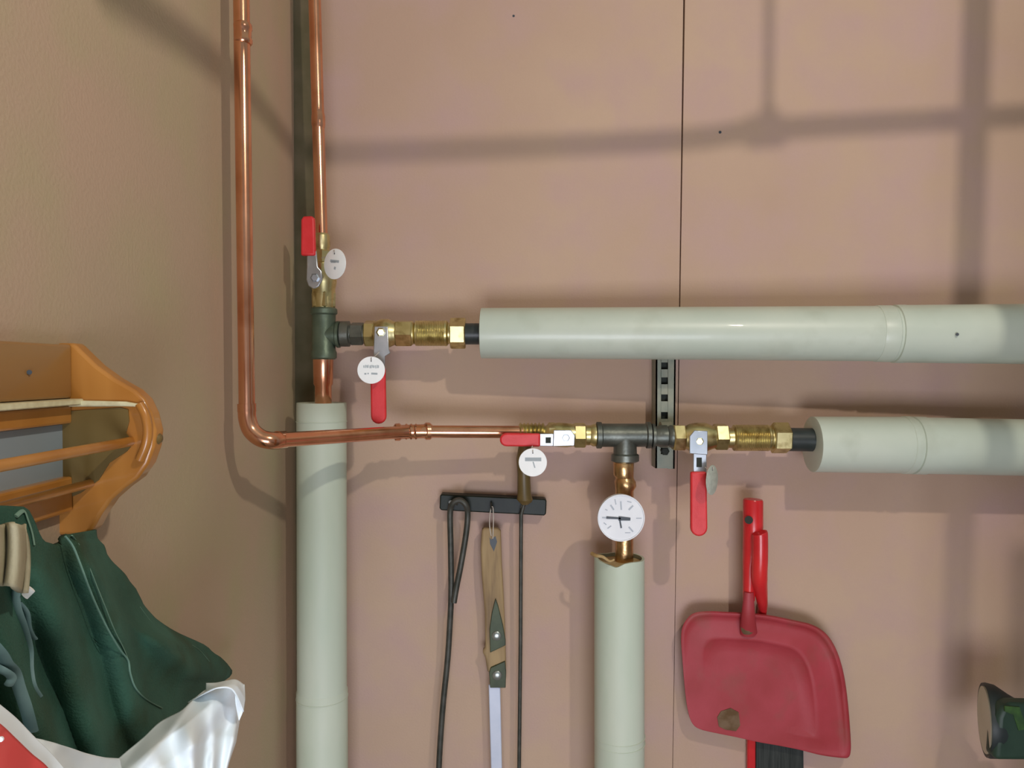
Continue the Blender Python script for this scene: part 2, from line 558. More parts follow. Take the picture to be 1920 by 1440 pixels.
mk('grip', pxprism([(563.5, 479), (564, 412), (568, 405), (585, 404.5), (589, 410), (591, 479)], Y0 - .050, 0.011), M_red, t, bevel=0.003, seg=3)

# (b) upper horizontal valve
t = thing('ball_valve', 'brass ball valve on the upper run with its red handle hanging down behind a tag', 'valve', P(727, 625, Y0), VAL)
mk('body', axH([(684, 625, 18), (690, 625, 21), (700, 625, 21), (708, 625, 24), (716, 625, 27), (728, 625, 27), (738, 625, 23), (744, 625, 21), (776, 625, 21)]), M_brass, t)
mk('hex_nut', hexH(684, 703, 625, 25, rot=0.3), M_brass, t)
mk('hex_nut', hexH(742, 774, 625, 26, rot=0.15), M_brass, t)
mk('stem', lathe([(P(714, 617, Y0), 9 * Y0 / F), (P(714, 623, Y0 - .044), 9 * Y0 / F), (P(714, 623, Y0 - .052), 6 * Y0 / F)], 6), M_brass, t)
mk('lever', merge(pxprism([(702, 612), (727, 612), (729, 655), (732, 662), (722, 668), (720, 712), (701, 712), (700, 668)], Y0 - .044, 0.003)), M_steel, t, bevel=0.001)
mk('grip', pxprism(rounded(708, 690, 709.5, 795, 14, 14.5), Y0 - .048, 0.010), M_red, t, bevel=0.003, seg=3)

# (c) lower left valve, handle pointing left
t = thing('ball_valve', 'brass ball valve on the lower run with its red handle pointing left', 'valve', P(1060, 815, Y0), VAL)
mk('body', axH([(1022, 813, 15), (1030, 814, 20), (1046, 815, 23), (1062, 816, 23), (1076, 816, 21), (1100, 816, 19), (1106, 816, 19)]), M_brass, t)
mk('hex_nut', hexH(1076, 1098, 816, 24, rot=0.2), M_brass, t)
mk('hex_nut', hexH(1027, 1042, 814, 22, rot=0.4), M_brass, t)
mk('threaded_adapter', merge(axH([(972, 810, 13), (974, 810, 15), (1000, 811, 15), (1001, 812, 13), (1024, 813, 13)]),
                             *[axH([(973 + 7 * i, 810.5, 15), (976 + 7 * i, 810.5, 18.5), (979 + 7 * i, 810.5, 15)]) for i in range(7)]), M_brass, t)
mk('stem', lathe([(P(1060, 816, Y0), 9 * Y0 / F), (P(1061, 821, Y0 - .046), 9 * Y0 / F), (P(1061, 821, Y0 - .052), 6 * Y0 / F)], 6), M_steel, t)
mk('lever', merge(pxprism([(1038, 806.5), (1071, 806.5), (1078, 816), (1077, 836), (1037, 837)], Y0 - .050, 0.0025), pxprism([(1012, 813), (1042, 813), (1042, 836.5), (1012, 836.5)], Y0 - .0445, 0.003)), M_steel, t, bevel=0.001)
mk('slot', pxprism([(1023, 820), (1033, 820), (1033, 831), (1023, 831)], Y0 - .045, 0.001), M_hole, t, angle=0)
mk('grip', pxprism(rounded(1013, 825.5, 937, 824.5, 12.5, 12.5), Y0 - .051, 0.010), M_red, t, bevel=0.003, seg=3)

# (d) lower right valve
t = thing('ball_valve', 'brass ball valve right of the perforated rail, long red handle hanging straight down', 'valve', P(1312, 820, Y0), VAL)
mk('body', axH([(1262, 820, 18), (1283, 820, 20), (1292, 820, 25), (1304, 820, 27.5), (1322, 820, 27.5), (1336, 820, 22), (1362, 820, 20)]), M_brass, t)
mk('hex_nut', hexH(1261, 1283, 820.5, 26.5, rot=math.pi / 6 + .5), M_brass, t)
mk('hex_nut', hexH(1339, 1363, 819, 26, rot=0.1), M_brass, t)
mk('stem', lathe([(P(1310, 815, Y0), 9 * Y0 / F), (P(1312, 828, Y0 - .046), 9 * Y0 / F), (P(1312, 828, Y0 - .052), 6 * Y0 / F)], 6), M_brass, t)
mk('lever', merge(pxprism([(1293, 818), (1302, 807), (1327, 808), (1327, 853), (1293, 850.5)], Y0 - .050, 0.0025), pxprism([(1300, 845), (1325, 845), (1325, 890), (1300, 890)], Y0 - .0445, 0.003)), M_steel, t, bevel=0.001)
mk('slot', pxprism([(1306, 858), (1316, 858), (1316, 876), (1306, 876)], Y0 - .045, 0.001), M_hole, t, angle=0)
mk('grip', pxprism(rounded(1310.5, 885, 1311.5, 1006, 15, 15.8), Y0 - .051, 0.010), M_red, t, bevel=0.003, seg=3)

# ------------------------------------------------------------------ tees and couplings
t = thing('pipe_tee', 'dark green cast tee standing upright under the topmost valve', 'tee', P(607, 625, Y0), 'cast pipe tees')
mk('body', axH([(607, 577, 22), (607, 580, 25), (607, 588, 25), (607, 591, 22), (607, 656, 22), (607, 660, 24), (607, 671, 24), (607, 674, 20)]), M_castg, t)
mk('branch', axH([(607, 627, 21), (630, 627, 21), (632, 627, 25), (637, 627, 25), (638, 627, 20)]), M_castg, t)
t = tag(mk('reducer', merge(axH([(637, 626, 19), (640, 626, 24), (655, 626, 24), (657, 626, 19), (686, 626, 18)]), hexH(658, 682, 626, 22, rot=.3)), M_cast),
        'short dark reducer between the upright tee and the upper brass valve', 'fitting')
t = thing('pipe_tee', 'grey cast tee on the lower run above the round gauge', 'tee', P(1170, 815, Y0), 'cast pipe tees')
mk('body', axH([(1117, 816, 20), (1119, 816, 25), (1127, 816, 25), (1129, 816, 22), (1210, 816, 22), (1212, 816, 25), (1219, 816, 25), (1221, 816, 20)]), M_cast, t)
mk('branch', axH([(1172, 816, 21), (1172, 850, 22), (1172, 853, 26), (1172, 864, 26), (1172, 867, 20)]), M_cast, t)
tag(mk('nipple', axH([(1104, 816, 17), (1112, 816, 21), (1117, 816, 21), (1118, 816, 17)]), M_brass),
    'short brass nipple between the left-pointing valve and the grey tee', 'fitting')
tag(mk('coupling', axH([(1221, 818, 20), (1222, 818, 24), (1227, 818, 24), (1229, 818, 18), (1240, 818, 21), (1250, 818, 21), (1252, 818, 18), (1257, 818, 21), (1261, 818, 21)]), M_cast),
    'grey threaded coupling passing in front of the perforated rail', 'fitting')


def union(label, x0, xa, xb, x1, py, r):
    t = thing('brass_union', label, 'fitting', P(xa, py, Y0), 'brass unions before the black pipes')
    n = int((xb - xa) / 3.4)
    prof = [(x0, py, r - 6), (xa - 3, py, r - 5), (xa, py, r)]
    for i in range(n):
        a = xa + 2 + (xb - xa - 4) * i / n
        prof += [(a, py, r - 1), (a + 1.5, py, r + .3)]
    prof += [(xb, py, r), (xb + 3, py, r - 4), (x1 - 2, py, r - 4)]
    mk('ribbed_body', axH(prof, n=36), M_brass, t)
    mk('hex_nut', hexH(xb + 6, x1, py, r + 5, rot=math.pi / 6 + .12), M_brass, t)
    return t


union('ribbed brass union on the upper run, just left of the long grey pipe', 775, 780, 838, 873, 625, 24)
union('ribbed brass union on the lower run, right of the long red handle', 1363, 1376, 1441, 1478, 821, 24.5)


# ------------------------------------------------------------------ insulated pipes
def arcline(px, py0, r, y, sag, w=1.2):
    """thin seam ring round a vertical jacket"""
    return lathe([(P(px, py0 - w, y), r - .2 * 1e-3), (P(px, py0 - w * .5, y), r + 0.0009), (P(px, py0 + w * .5, y), r + 0.0009), (P(px, py0 + w, y), r - 0.2 * 1e-3)], 48)


t = thing('insulated_pipe', 'long thick grey insulated pipe of the upper horizontal run', 'pipe', P(1200, 625, 1.31), 'grey jacketed pipes')
yU = lambda px: 1.312 - 0.045 * (px - 905) / 1015.0
mk('inner_pipe', axH([(868, 626, 20), (1000, 626, 20)]), M_black, t, label='black plastic inner pipe end')
mk('jacket', axH([(902, 624.8, 43), (903, 624.8, 47.2), (1300, 625, 49.5), (1640, 625.5, 51.8), (1668, 625.8, 52)], yU, 64), M_jack, t)
mk('collar', axH([(1640, 625.5, 52.3), (1642, 625.5, 53), (1668, 625.8, 53.2), (1670, 625.8, 51.5), (1674, 625.8, 51.5), (1675, 626, 54.4), (1694, 626, 54.6), (1695, 626, 53)], yU, 64), M_jack, t)
mk('jacket', axH([(1694, 626, 54), (1920, 626.3, 56.3), (2300, 627, 58)], yU, 64), M_jack, t)
mk('black_speck', lathe([(P(1795, 627, yU(1795) - 0.0482), 3 * 1.22 / F), (P(1795, 627, yU(1795) - .0505), 3 * 1.22 / F)], 8), M_ink, t)

t = thing('insulated_pipe', 'shorter thick grey insulated pipe entering from the right on the lower run', 'pipe', P(1700, 836, 1.31), 'grey jacketed pipes')
mk('inner_pipe', axH([(1474, 824, 22), (1640, 826, 22)]), M_black, t, label='black plastic inner pipe end')
mk('jacket', axH([(1522, 833, 48), (1523, 833, 52), (1690, 834.4, 53), (1705, 834.6, 53)], Y0, 64), M_jack, t)
mk('collar', axH([(1692, 834.4, 53.3), (1693, 834.4, 54.2), (1704, 834.6, 54.2), (1705, 834.6, 51.5), (1709, 834.6, 51.5), (1710, 835, 54.2), (1733, 835.6, 54.2), (1734, 835.6, 52.5)], Y0, 64), M_jack, t)
mk('jacket', axH([(1732, 835.4, 53), (1920, 839, 53), (2300, 846, 53)], Y0, 64), M_jack, t)

t = thing('insulated_pipe', 'thick grey insulated pipe running straight down in the corner', 'pipe', P(604, 1100, Y0), 'grey jacketed pipes')
mk('inner_pipe', axH([(605, 672, 17), (606, 674, 19), (606, 720, 18), (606, 724, 15.5), (607, 900, 15.5)]), M_copper, t, label='shiny copper stub in the jacket top')
mk('jacket', axH([(603, 756, 36), (603, 755, 45.5), (603, 760, 46), (604, 1296, 46)], Y0, 64), M_jackv, t)
mk('seam_ring', arcline(603, 790, 46 * Y0 / F, Y0, 0), M_jackv, t)
mk('jacket', axH([(604, 1290, 45), (604, 1294, 47.5), (604.5, 1500, 47.5), (606, 2450, 47.5)], Y0, 64), M_jackv, t)
mk('seam_ring', arcline(604, 1306, 47.5 * Y0 / F, Y0, 0, 1.4), M_jackv, t)

t = thing('insulated_pipe', 'thick grey insulated pipe with a torn top below the round gauge', 'pipe', P(1160, 1250, Y0), 'grey jacketed pipes')
mk('inner_pipe', axH([(1169, 865, 18), (1169, 868, 19.5), (1169, 890, 19), (1171, 896, 17), (1172, 903, 20), (1173, 912, 20), (1171, 920, 17), (1170, 1120, 17)]), M_bronze, t,
   label='brass and copper stub behind the gauge')
Rj = 47 * Y0 / F
cj = P(1161, 1045, Y0)
top_tab = [(-3.15, 3), (-2.6, 0), (-2.1, -3), (-1.85, -6), (-1.75, -5), (-1.5, 0), (-1.2, 1.5), (-.6, 0), (0, 0.5), (1, 1), (2, -1), (3.15, 3)]
nj = 72
V, Fc = [], []
ax0, ax1 = P(1161, 1046, Y0), P(1162, 2450, Y0)
for j in range(nj):
    a = -math.pi + 2 * math.pi * j / nj
    h = interp(top_tab, a) * 0.0011
    # angle -pi/2 faces the camera
    d = Vector((math.cos(a), math.sin(a), 0))
    V += [ax0 + d * Rj * .9 + Vector((0, 0, h)), ax0 + d * Rj + Vector((0, 0, h)), ax1 + d * Rj]
for j in range(nj):
    j2 = (j + 1) % nj
    Fc += [(3 * j, 3 * j2, 3 * j2 + 1, 3 * j + 1), (3 * j + 1, 3 * j2 + 1, 3 * j2 + 2, 3 * j + 2)]
mk('jacket', (V, Fc), M_jackv, t, angle=50)
mk('torn_edge', tube([P(1110, 1038, Y0 - .026), P(1118, 1042, Y0 - .038), P(1130, 1044, Y0 - 0.044), P(1143, 1052, Y0 - 0.046), P(1152, 1049, Y0 - .046)],
                     lambda s: 0.0035 * (1 - 0.5 * s), 8, 5), M_edge, t, angle=60, label='torn beige edge of the foam')
mk('foam', lathe([(P(1161, 1052, Y0), 18 * Y0 / F), (P(1161, 1053, Y0), 43.5 * Y0 / F), (P(1161, 1080, Y0), 43.5 * Y0 / F)], 40), M_edge, t)
mk('seam_ring', arcline(1162, 1378, Rj, Y0, 0), M_jackv, t)
mk('seam_ring', arcline(1162, 1390, Rj, Y0, 0), M_jackv, t)

# ------------------------------------------------------------------ gauge
YG = 1.255
t = thing('dial_gauge', 'round white dial gauge clipped on the brass stub above the torn pipe', 'gauge', P(1165, 971, YG))
c = P(1164.5, 971, YG)
g = YG / F
yv = Vector((0, 1, 0))
mk('case', lathe([(c + yv * .016, 36 * g), (c + yv * .014, 43 * g), (c, 44.5 * g), (c - yv * .002, 44.2 * g), (c - yv * .002, 42.5 * g), (c - yv * .0002, 42 * g)], 48), M_dial, t)
mk('stem', lathe([(c + yv * .015, 9 * g), (P(1170, 975, Y0 - .005), 9 * g)], 16), M_bronze, t)
mk('clip', lathe([(P(1170, 955, Y0), 21 * Y0 / F), (P(1170, 990, Y0), 21 * Y0 / F)], 28), M_bronze, t)


def bar2(x0, y0, x1, y1, w0, w1, y, th):
    return pxprism(rounded(x0, y0, x1, y1, w0, w1, tip=False), y, th)


ticks = [(1164, 940, 1165, 956, 1.3), (1145, 947, 1151, 956, 1.5), (1153, 936, 1155, 946, 1), (1179, 956, 1187, 948, 1.6),
         (1129, 970.5, 1138, 971, 1.3), (1139, 991, 1146, 986, 1.1), (1179, 988, 1187, 997, 1.4), (1184, 942, 1176, 940, .8),
         (1135, 955, 1139, 957, .9), (1193, 971.7, 1203, 971.7, .8), (1132, 980, 1137, 984, .9), (1172, 999, 1182, 999, .7)]
mk('scale_marks', merge(*[bar2(a, b, c2, d, w_, w_, YG - .0008, .0008) for a, b, c2, d, w_ in ticks]), M_inkl, t, angle=0, label='pale blue-grey scale marks')
mk('needle', merge(bar2(1137, 970.5, 1164, 972, 2.2, 1.6, YG - .0016, .0008), bar2(1160, 972, 1182, 973.5, 4, 2.6, YG - .0016, .0008),
                   bar2(1162, 974, 1165, 990, 1.4, 1.4, YG - .0016, .0008)), M_ink, t, angle=0)

# ------------------------------------------------------------------ round tags
TG = 'round white valve tags'


def strokes(cx, cy, w, h, n, rotv, C0):
    """illegible rows of small printed strokes on the tag"""
    gs = []
    for i in range(n):
        x = cx - w / 2 + w * i / (n - 1)
        hh = h * (0.6 + 0.4 * random.random())
        gs.append((x, cy - hh / 2, x + random.uniform(-1, 1), cy + hh / 2))
    return gs


def disc_tag(label, px, py, rpx, y, yaw, mat, tie, prints, wide=None):
    t = thing('valve_tag', label, 'tag', P(px, py, y), TG)
    c = P(px, py, y)
    R = rpx * y / F
    # the sight line to the tag
    view = (c - Vector((0, 0, CZ))); view.z = 0; view.normalize()
    nrm = Matrix.Rotation(yaw, 3, 'Z') @ (-view)
    sx = nrm.cross(Vector((0, 0, 1))) * -1
    zz = Vector((0, 0, 1))
    pts = [(c + nrm * -.0006, R * .985), (c + nrm * -.0004, R), (c + nrm * .0004, R), (c + nrm * .0006, R * .985)]
    V, Fc = [], []
    n = 48
    for p, rr in pts:
        for kk in range(n):
            a = 2 * math.pi * kk / n
            V.append(p + (sx * math.cos(a) + zz * math.sin(a)) * rr)
    for i in range(3):
        for kk in range(n):
            k2 = (kk + 1) % n
            Fc.append((i * n + kk, i * n + k2, (i + 1) * n + k2, (i + 1) * n + kk))
    Fc += [tuple(range(n)), tuple(3 * n + kk for kk in range(n))]
    mk('disc', (V, Fc), mat, t, angle=30)
    q = y / F
    if prints:
        gs = []
        for (u0, v0, u1, v1, wd) in prints:
            a = c + nrm * .0009 + sx * (u0 * R) + zz * (v0 * R)
            b = c + nrm * .0009 + sx * (u1 * R) + zz * (v1 * R)
            d = (b - a).normalized(); s = d.cross(nrm) * (wd * R)
            gs.append(prism([a + s, a - s, b - s, b + s], nrm * -.0005))
        mk('print', merge(*gs), M_print, t, angle=0, label='faint grey print')
    hz = c + nrm * .0012 + zz * (R * .72)
    mk('slot', prism([hz + sx * -.0008 + zz * -.0022, hz + sx * .0008 + zz * -.0022, hz + sx * .0008 + zz * .0034, hz + sx * -.0008 + zz * .0034], nrm * -.0008), M_ink, t, angle=0)
    if tie:
        wire('tie', [hz, hz + Vector((0, -.001, .004))] + [P(*q3) for q3 in tie], 0.0006, M_string, t)
    return t


def rowp(n, w, y, h, wd=.035, jit=.3):
    return [(-w + 2 * w * i / (n - 1) + random.uniform(-.02, .02), y - h * random.uniform(.6, 1), -w + 2 * w * i / (n - 1) + random.uniform(-.03, .03), y + h * random.uniform(.6, 1), wd)
            for i in range(n)]


disc_tag('white oval-looking tag turned aside, right of the topmost valve', 628, 495, 28.5, 1.25, math.radians(-46), M_tag,
         [(618, 478, 1.268), (603, 484, 1.29)], [(-.4, .25, .4, .12, .08), (-.35, .16, .1, .12, .06), (-.05, -.25, .1, -.3, .09)])
disc_tag('white round tag over the red handle of the upper valve', 696, 694, 25.5, 1.242, 0.02, M_tag,
         [(703, 668, 1.25), (711, 660, 1.258)], rowp(11, .52, .26, .13) + [(-.5, -.27, -.35, -.27, .06), (-.25, -.3, -.2, -.2, .05), (.0, -.25, .45, -.27, .07)])
disc_tag('white round tag hanging just below the left-pointing red handle', 999, 867, 26.5, 1.243, 0.0, M_tag,
         [(998, 846, 1.244), (998, 836, 1.25)], [(-.55, .22, .6, .22, .13), (.02, .05, .15, -.38, .04)])
disc_tag('grey tag seen nearly edge-on, right of the long hanging red handle', 1335, 900, 28, 1.245, math.radians(68), M_tagg,
         [(1328, 880, 1.255), (1322, 876, 1.26)], None)

# ------------------------------------------------------------------ perforated rail
t = thing('perforated_rail', 'galvanised perforated mounting rail behind the lower run, beside the wall seam', 'rail', P(1248, 780, 1.385))
yr0, yr1 = 1.360, 1.3985
xl, xr = 1229, 1266
holes = [(a, 13) for a in (589, 620, 652, 686, 714, 746, 779, 812, 845)]
gs = []
xo0, xo1 = 1239, 1252
gs.append(pxprism([(xl + 1, 582), (xo0 + 1, 582), (xo0, 878), (xl, 878)], yr0, .003))
gs.append(pxprism([(xo1 + 1, 582), (xr + 2, 582), (xr - 1, 879), (xo1, 879)], yr0, .003))
prev = 582
for hy, hh in holes:
    gs.append(pxprism([(xo0, prev), (xo1, prev), (xo1, hy - hh / 2), (xo0, hy - hh / 2)], yr0, .003))
    prev = hy + hh / 2
gs.append(pxprism([(xo0, prev), (xo1, prev), (xo1, 878), (xo0, 878)], yr0, .003))
mk('front_plate', merge(*gs), M_rail, t, angle=0)
mk('side_flange', pxprism([(xl + 1, 582), (xl + 4, 582), (xl + 3, 878), (xl, 878)], yr0, yr1 - yr0), M_rail, t, angle=0)
mk('side_flange', pxprism([(xr - 1, 582), (xr + 2, 582), (xr - 1, 879), (xr - 4, 879)], yr0, yr1 - yr0), M_rail, t, angle=0)
mk('back_web', pxprism([(xl + 4, 582), (xr - 2, 582), (xr - 5, 878), (xl + 3, 878)], yr0 + .012, .002), M_hole, t, angle=0)
for (zz_, nm) in ((815, 'lower'),):
    mk('pipe_clamp', merge(lathe([(P(1238, zz_, Y0 + .02), 25 * Y0 / F), (P(1258, zz_, Y0 + .02), 25 * Y0 / F)], 32) if nm == 'lower' else
                           lathe([(P(1238, zz_, Y0), 53 * Y0 / F), (P(1258, zz_, Y0), 53 * Y0 / F)], 48) if False else
                           pxprism([(1240, zz_ - 20), (1256, zz_ - 20), (1256, zz_ + 20), (1240, zz_ + 20)], 1.34, .02)), M_rail, t)
mk('bolt', lathe([(P(1247, 846, yr0), 9 * g), (P(1247, 846, yr0 - .008), 9 * g), (P(1247, 846, yr0 - .010), 6 * g)], 6), M_hole, t)

# ------------------------------------------------------------------ tool bar and hung tools
YT = 1.372
t = thing('tool_bar', 'short black glossy tool bar screwed flat to the back wall', 'rack', P(925, 946, YT))
mk('bar', pxprism([(825, 929), (828, 927), (1022, 936), (1025, 939), (1024, 964), (1020, 967), (827, 957), (824, 953)], YT, WY - YT), M_bar, t, bevel=0.003)
mk('screw', lathe([(P(845, 942, YT), 5 * g), (P(845, 942, YT - .002), 4 * g)], 12), M_steel, t)
mk('screw', lathe([(P(981, 950, YT), 6 * g), (P(981, 950, YT - .002), 4 * g)], 12), M_steel, t)
mk('hook', tube([P(921, 944, YT), P(921, 945, YT - .012), P(922, 957, YT - .016), P(922, 951, YT - .022)], .0016, 8, 6), M_iron, t)
mk('hook', tube([P(855, 938, YT), P(856, 937, YT - .014), P(857, 946, YT - .018), P(857, 941, YT - .026)], .0016, 8, 6), M_iron, t)

YK = 1.357
tag(mk('bent_poker', tube([P(821, 1560, YK + .01), P(823, 1440, YK + .01), P(830, 1330, YK + .008), P(839, 1240, YK + .006), P(843, 1180, YK + .004), P(846, 1110, YK),
                            P(845, 1020, YK), P(844, 962, YK), P(849, 944, YK - .006), P(861, 938, YK - .008), P(873, 946, YK - .008), P(877, 962, YK), P(874, 1000, YK),
                            P(864, 1060, YK - .002), P(856, 1100, YK - .008), P(851, 1130, YK - .01)], .0052, 12, 6), M_iron, angle=60),
    'grey iron rod bent into a long narrow loop, leftmost on the tool bar', 'poker')
t = thing('long_skewer', 'thin dark rod with a brown wooden handle rising above the tool bar', 'tool', P(980, 940, 1.352))
mk('handle', axH([(985, 832, 11), (984, 838, 12), (981, 860, 13), (982, 890, 12), (983, 925, 13), (984, 937, 15), (985, 941, 12), (984, 946, 6)], 1.355, 24), M_brown, t)
mk('rod', lathe([(P(984, 940, 1.356), 3.2 * g), (P(977, 966, 1.36), 4 * g), (P(976, 1200, 1.366), 4 * g), (P(972, 1560, 1.372), 4 * g)], 12), M_iron, t)

t = thing('spatula', 'wooden-handled tool with a pale blue shaft hanging from the tool bar by string', 'tool', P(925, 1150, 1.37))
YS = 1.366
mk('handle', pxprism([(903, 993), (908, 990), (934, 991), (939, 997), (941, 1060), (944, 1110), (947, 1180), (949, 1250), (948, 1262), (914, 1262),
                      (910, 1235), (904, 1222), (910, 1215), (909, 1150), (903, 1080), (901, 1030)], YS, .016), M_wood, t, bevel=0.004, seg=3)
mk('hole', pxprism([(918, 1007), (921, 1012), (929, 1005), (932, 1016), (926, 1034), (919, 1020)], YS - .0006, .001), M_ink, t, angle=0)
mk('ferrule', merge(pxprism([(929, 1122), (934, 1136), (943, 1172), (948, 1200), (948, 1210), (919, 1224), (918, 1180), (922, 1150)], YS - .0035, .004),
                    pxprism([(947, 1240), (949, 1262), (948, 1290), (919, 1290), (917, 1262), (920, 1252)], YS - .0035, .012)), M_ferr, t, bevel=0.001)
for ry in (1192, 1266):
    cc = P(931 if ry < 1200 else 932, ry, YS - .003)
    mk('rivet', lathe([(cc, 10.5 * g), (cc - yv * .002, 9.5 * g), (cc - yv * .0038, 6 * g), (cc - yv * .0042, 2 * g)], 20), M_rivet, t)
mk('shaft', pxprism([(916, 1284), (938, 1284), (944, 1560), (924, 1560)], YS + .002, .005), M_blade, t, bevel=0.0015)
wire('string', [P(924, 1010, YS - .003), P(925, 985, YS - .006), P(925, 960, YT - .018), P(923, 950, YT - .021), P(919, 962, YT - .016), P(918, 985, YS), P(921, 1005, YS - .002)], .0009, M_string, t)

# ------------------------------------------------------------------ dustpan and hand brush
YD = 1.352
t = thing('dustpan', 'dusty red plastic dustpan hanging open side down on the back wall', 'dustpan', P(1430, 1290, YD))
out = [(1278, 1205), (1279, 1182), (1286, 1165), (1300, 1151), (1325, 1147), (1360, 1148), (1400, 1150), (1440, 1154), (1490, 1164), (1522, 1172), (1545, 1186), (1562, 1208),
       (1575, 1240), (1584, 1280), (1590, 1330), (1594, 1385), (1594, 1408), (1590, 1419), (1578, 1420), (1540, 1415), (1500, 1405), (1460, 1397), (1420, 1390), (1380, 1381),
       (1340, 1373), (1312, 1366), (1299, 1356), (1292, 1338), (1287, 1310), (1283, 1270)]
opts = smooth_line([Vector((a, b, 0)) for a, b in out + [out[0]]], 4)[:-1]
n = len(opts)
cen = Vector((1400, 1300, 0))
rings = [(1.0, .020), (1.0, .003), (.985, 0), (.968, 0), (.95, .003), (.93, .0065), (.88, .0075), (.78, .006), (.71, .0025), (.68, .002), (.66, .004), (.62, .011), (.5, .013), (.3, .013), (.05, .013)]
V, Fc = [], []
for sc, dp in rings:
    for p in opts:
        q2 = cen + (p - cen) * sc
        d = (p - cen)
        wgt = max(0.0, min(1.0, 0.15 + 0.85 * ((d.x / 170) * .8 + (-d.y / 130) * .8)))
        dep = dp if sc == 1.0 else (0.013 * (1 - wgt) + dp * wgt)
        if sc == 1.0:
            dep = .022 if dp > .01 else 0.013 * (1 - wgt) + dp * wgt
        V.append(P(q2.x, q2.y, YD + dep))
for i in range(len(rings) - 1):
    for kk in range(n):
        k2 = (kk + 1) % n
        Fc.append((i * n + kk, i * n + k2, (i + 1) * n + k2, (i + 1) * n + kk))
Fc.append(tuple((len(rings) - 1) * n + kk for kk in range(n)))
mk('pan', (V, Fc), M_pan, t, angle=50, solid=.002)
mk('neck', tube([P(1404, 1110, YD - .016), P(1403, 1150, YD - .012), P(1403, 1185, YD + .006)], lambda s: (9 + 9 * s) * g, 20, 6, flat=.8), M_pan, t, angle=60)
mk('handle', merge(axH([(1412, 936, 17), (1412, 939, 18.5), (1412, 1000, 18.5), (1411, 1030, 18), (1406, 1060, 13), (1404, 1125, 11)], 1.345, 28)), M_panh, t)
mk('hanging_hole', lathe([(P(1404, 975, 1.3325), 8 * g), (P(1404, 975, 1.3285), 8 * g)], 18), M_hole, t)
cc = P(1403, 1178, YD - .004)
mk('dirt', lathe([(cc, 15 * g), (cc - yv * .004, 11 * g), (cc - yv * .006, 4 * g)], 16), M_dirt, t)
mk('dirt', (pxprism([(1345, 1345), (1352, 1334), (1370, 1328), (1385, 1336), (1388, 1360), (1380, 1371), (1360, 1368), (1348, 1362)], YD + .0105, .002)), M_dirt, t)
t = thing('hand_brush', 'red hand brush with black bristles tucked behind the dustpan', 'brush', P(1440, 1400, 1.385))
mk('handle', tube([P(1424, 998, 1.322), P(1425, 1006, 1.322), P(1425, 1045, 1.322), P(1424, 1085, 1.327), P(1428, 1120, 1.345), P(1431, 1150, 1.372), P(1430, 1200, 1.388)],
                  lambda s: interp([(0, 9 * g), (.06, 15.5 * g), (.5, 15.5 * g), (.75, 10 * g), (.85, 6 * g), (1, 6 * g)], s), 20, 6), M_panh, t, angle=60)
mk('back', pxprism([(1424, 1130), (1436, 1130), (1430, 1300), (1418, 1400), (1418, 1560), (1402, 1560), (1402, 1395), (1410, 1300)], 1.386, .010), M_panh, t, bevel=.002)
mk('bristles', pxprism([(1418, 1370), (1506, 1370), (1508, 1560), (1418, 1560)], 1.381, .016), M_bris, t)

# ------------------------------------------------------------------ black lamp head at right
t = thing('work_light', 'black round lamp head with a pale lens at the right edge', 'lamp', P(1870, 1350, 1.3))
nv = Vector((-.935, .355, 0)); cl = P(1851, 1350, 1.25); gg = 1.25 / F
mk('housing', lathe([(cl + nv * .002, 61 * gg), (cl + nv * .004, 66 * gg), (cl, 67 * gg), (cl - nv * .012, 65 * gg), (cl - nv * .03, 52 * gg), (cl - nv * .05, 40 * gg), (cl - nv * .052, 20 * gg)], 40), M_rubber, t)
mk('lens', lathe([(cl + nv * .0015, 60 * gg), (cl + nv * .0048, 60 * gg), (cl + nv * .006, 40 * gg), (cl + nv * .0065, 4 * gg)], 40), M_glass, t)
mk('body', pxprism([(1872, 1345), (1880, 1326), (1900, 1320), (1990, 1322), (1990, 1428), (1866, 1427)], 1.195, .03), M_green2, t, bevel=.008, seg=3)
mk('badge', pxprism([(1884, 1324), (1912, 1326), (1920, 1350), (1920, 1368), (1910, 1370), (1900, 1340), (1884, 1334)], 1.1935, .002), M_gpatch, t)
# unseen box added right of the view, shades the right edge of the wall
t = tag(mk('shade_blocker', box(.785, 1.10, .45, .70, 0, CZ + .25), M_brownb, angle=0), 'unseen tall brown cupboard standing on the floor right of the view', 'blocker')

# ------------------------------------------------------------------ coat rack on the left wall
YP = 0.667
t = thing('coat_rack', 'orange pine coat rack on the left wall with a shaped end panel', 'coat rack', PL(100, 800, WX))
pan = [(104, 643), (137, 643), (150, 656), (180, 685), (215, 710), (252, 731), (270, 748), (283, 775), (291, 808), (288, 838), (277, 870), (258, 897), (232, 916), (207, 938),
       (188, 966), (172, 996), (150, 1004), (104, 1004)]
mk('end_panel', pxprism(pan, YP, .018), M_orange, t, bevel=.003, seg=3)
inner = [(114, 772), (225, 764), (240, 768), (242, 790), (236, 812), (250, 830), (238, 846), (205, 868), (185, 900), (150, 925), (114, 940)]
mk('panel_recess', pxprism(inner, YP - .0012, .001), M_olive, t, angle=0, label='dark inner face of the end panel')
mk('panel_rib', tube([P(262, 758, YP - .002), P(272, 778, YP - .003), P(277, 805, YP - .003), P(274, 832, YP - .003), P(262, 862, YP - .002)], .004, 10, 6), M_orange, t, angle=60)
mk('screw_cap', lathe([(P(296, 822, YP + .009), 12 * YP / F), (P(303, 822, YP + .009), 7 * YP / F), (P(305, 822, YP + .009), 2 * YP / F)], 20), M_brown, t)


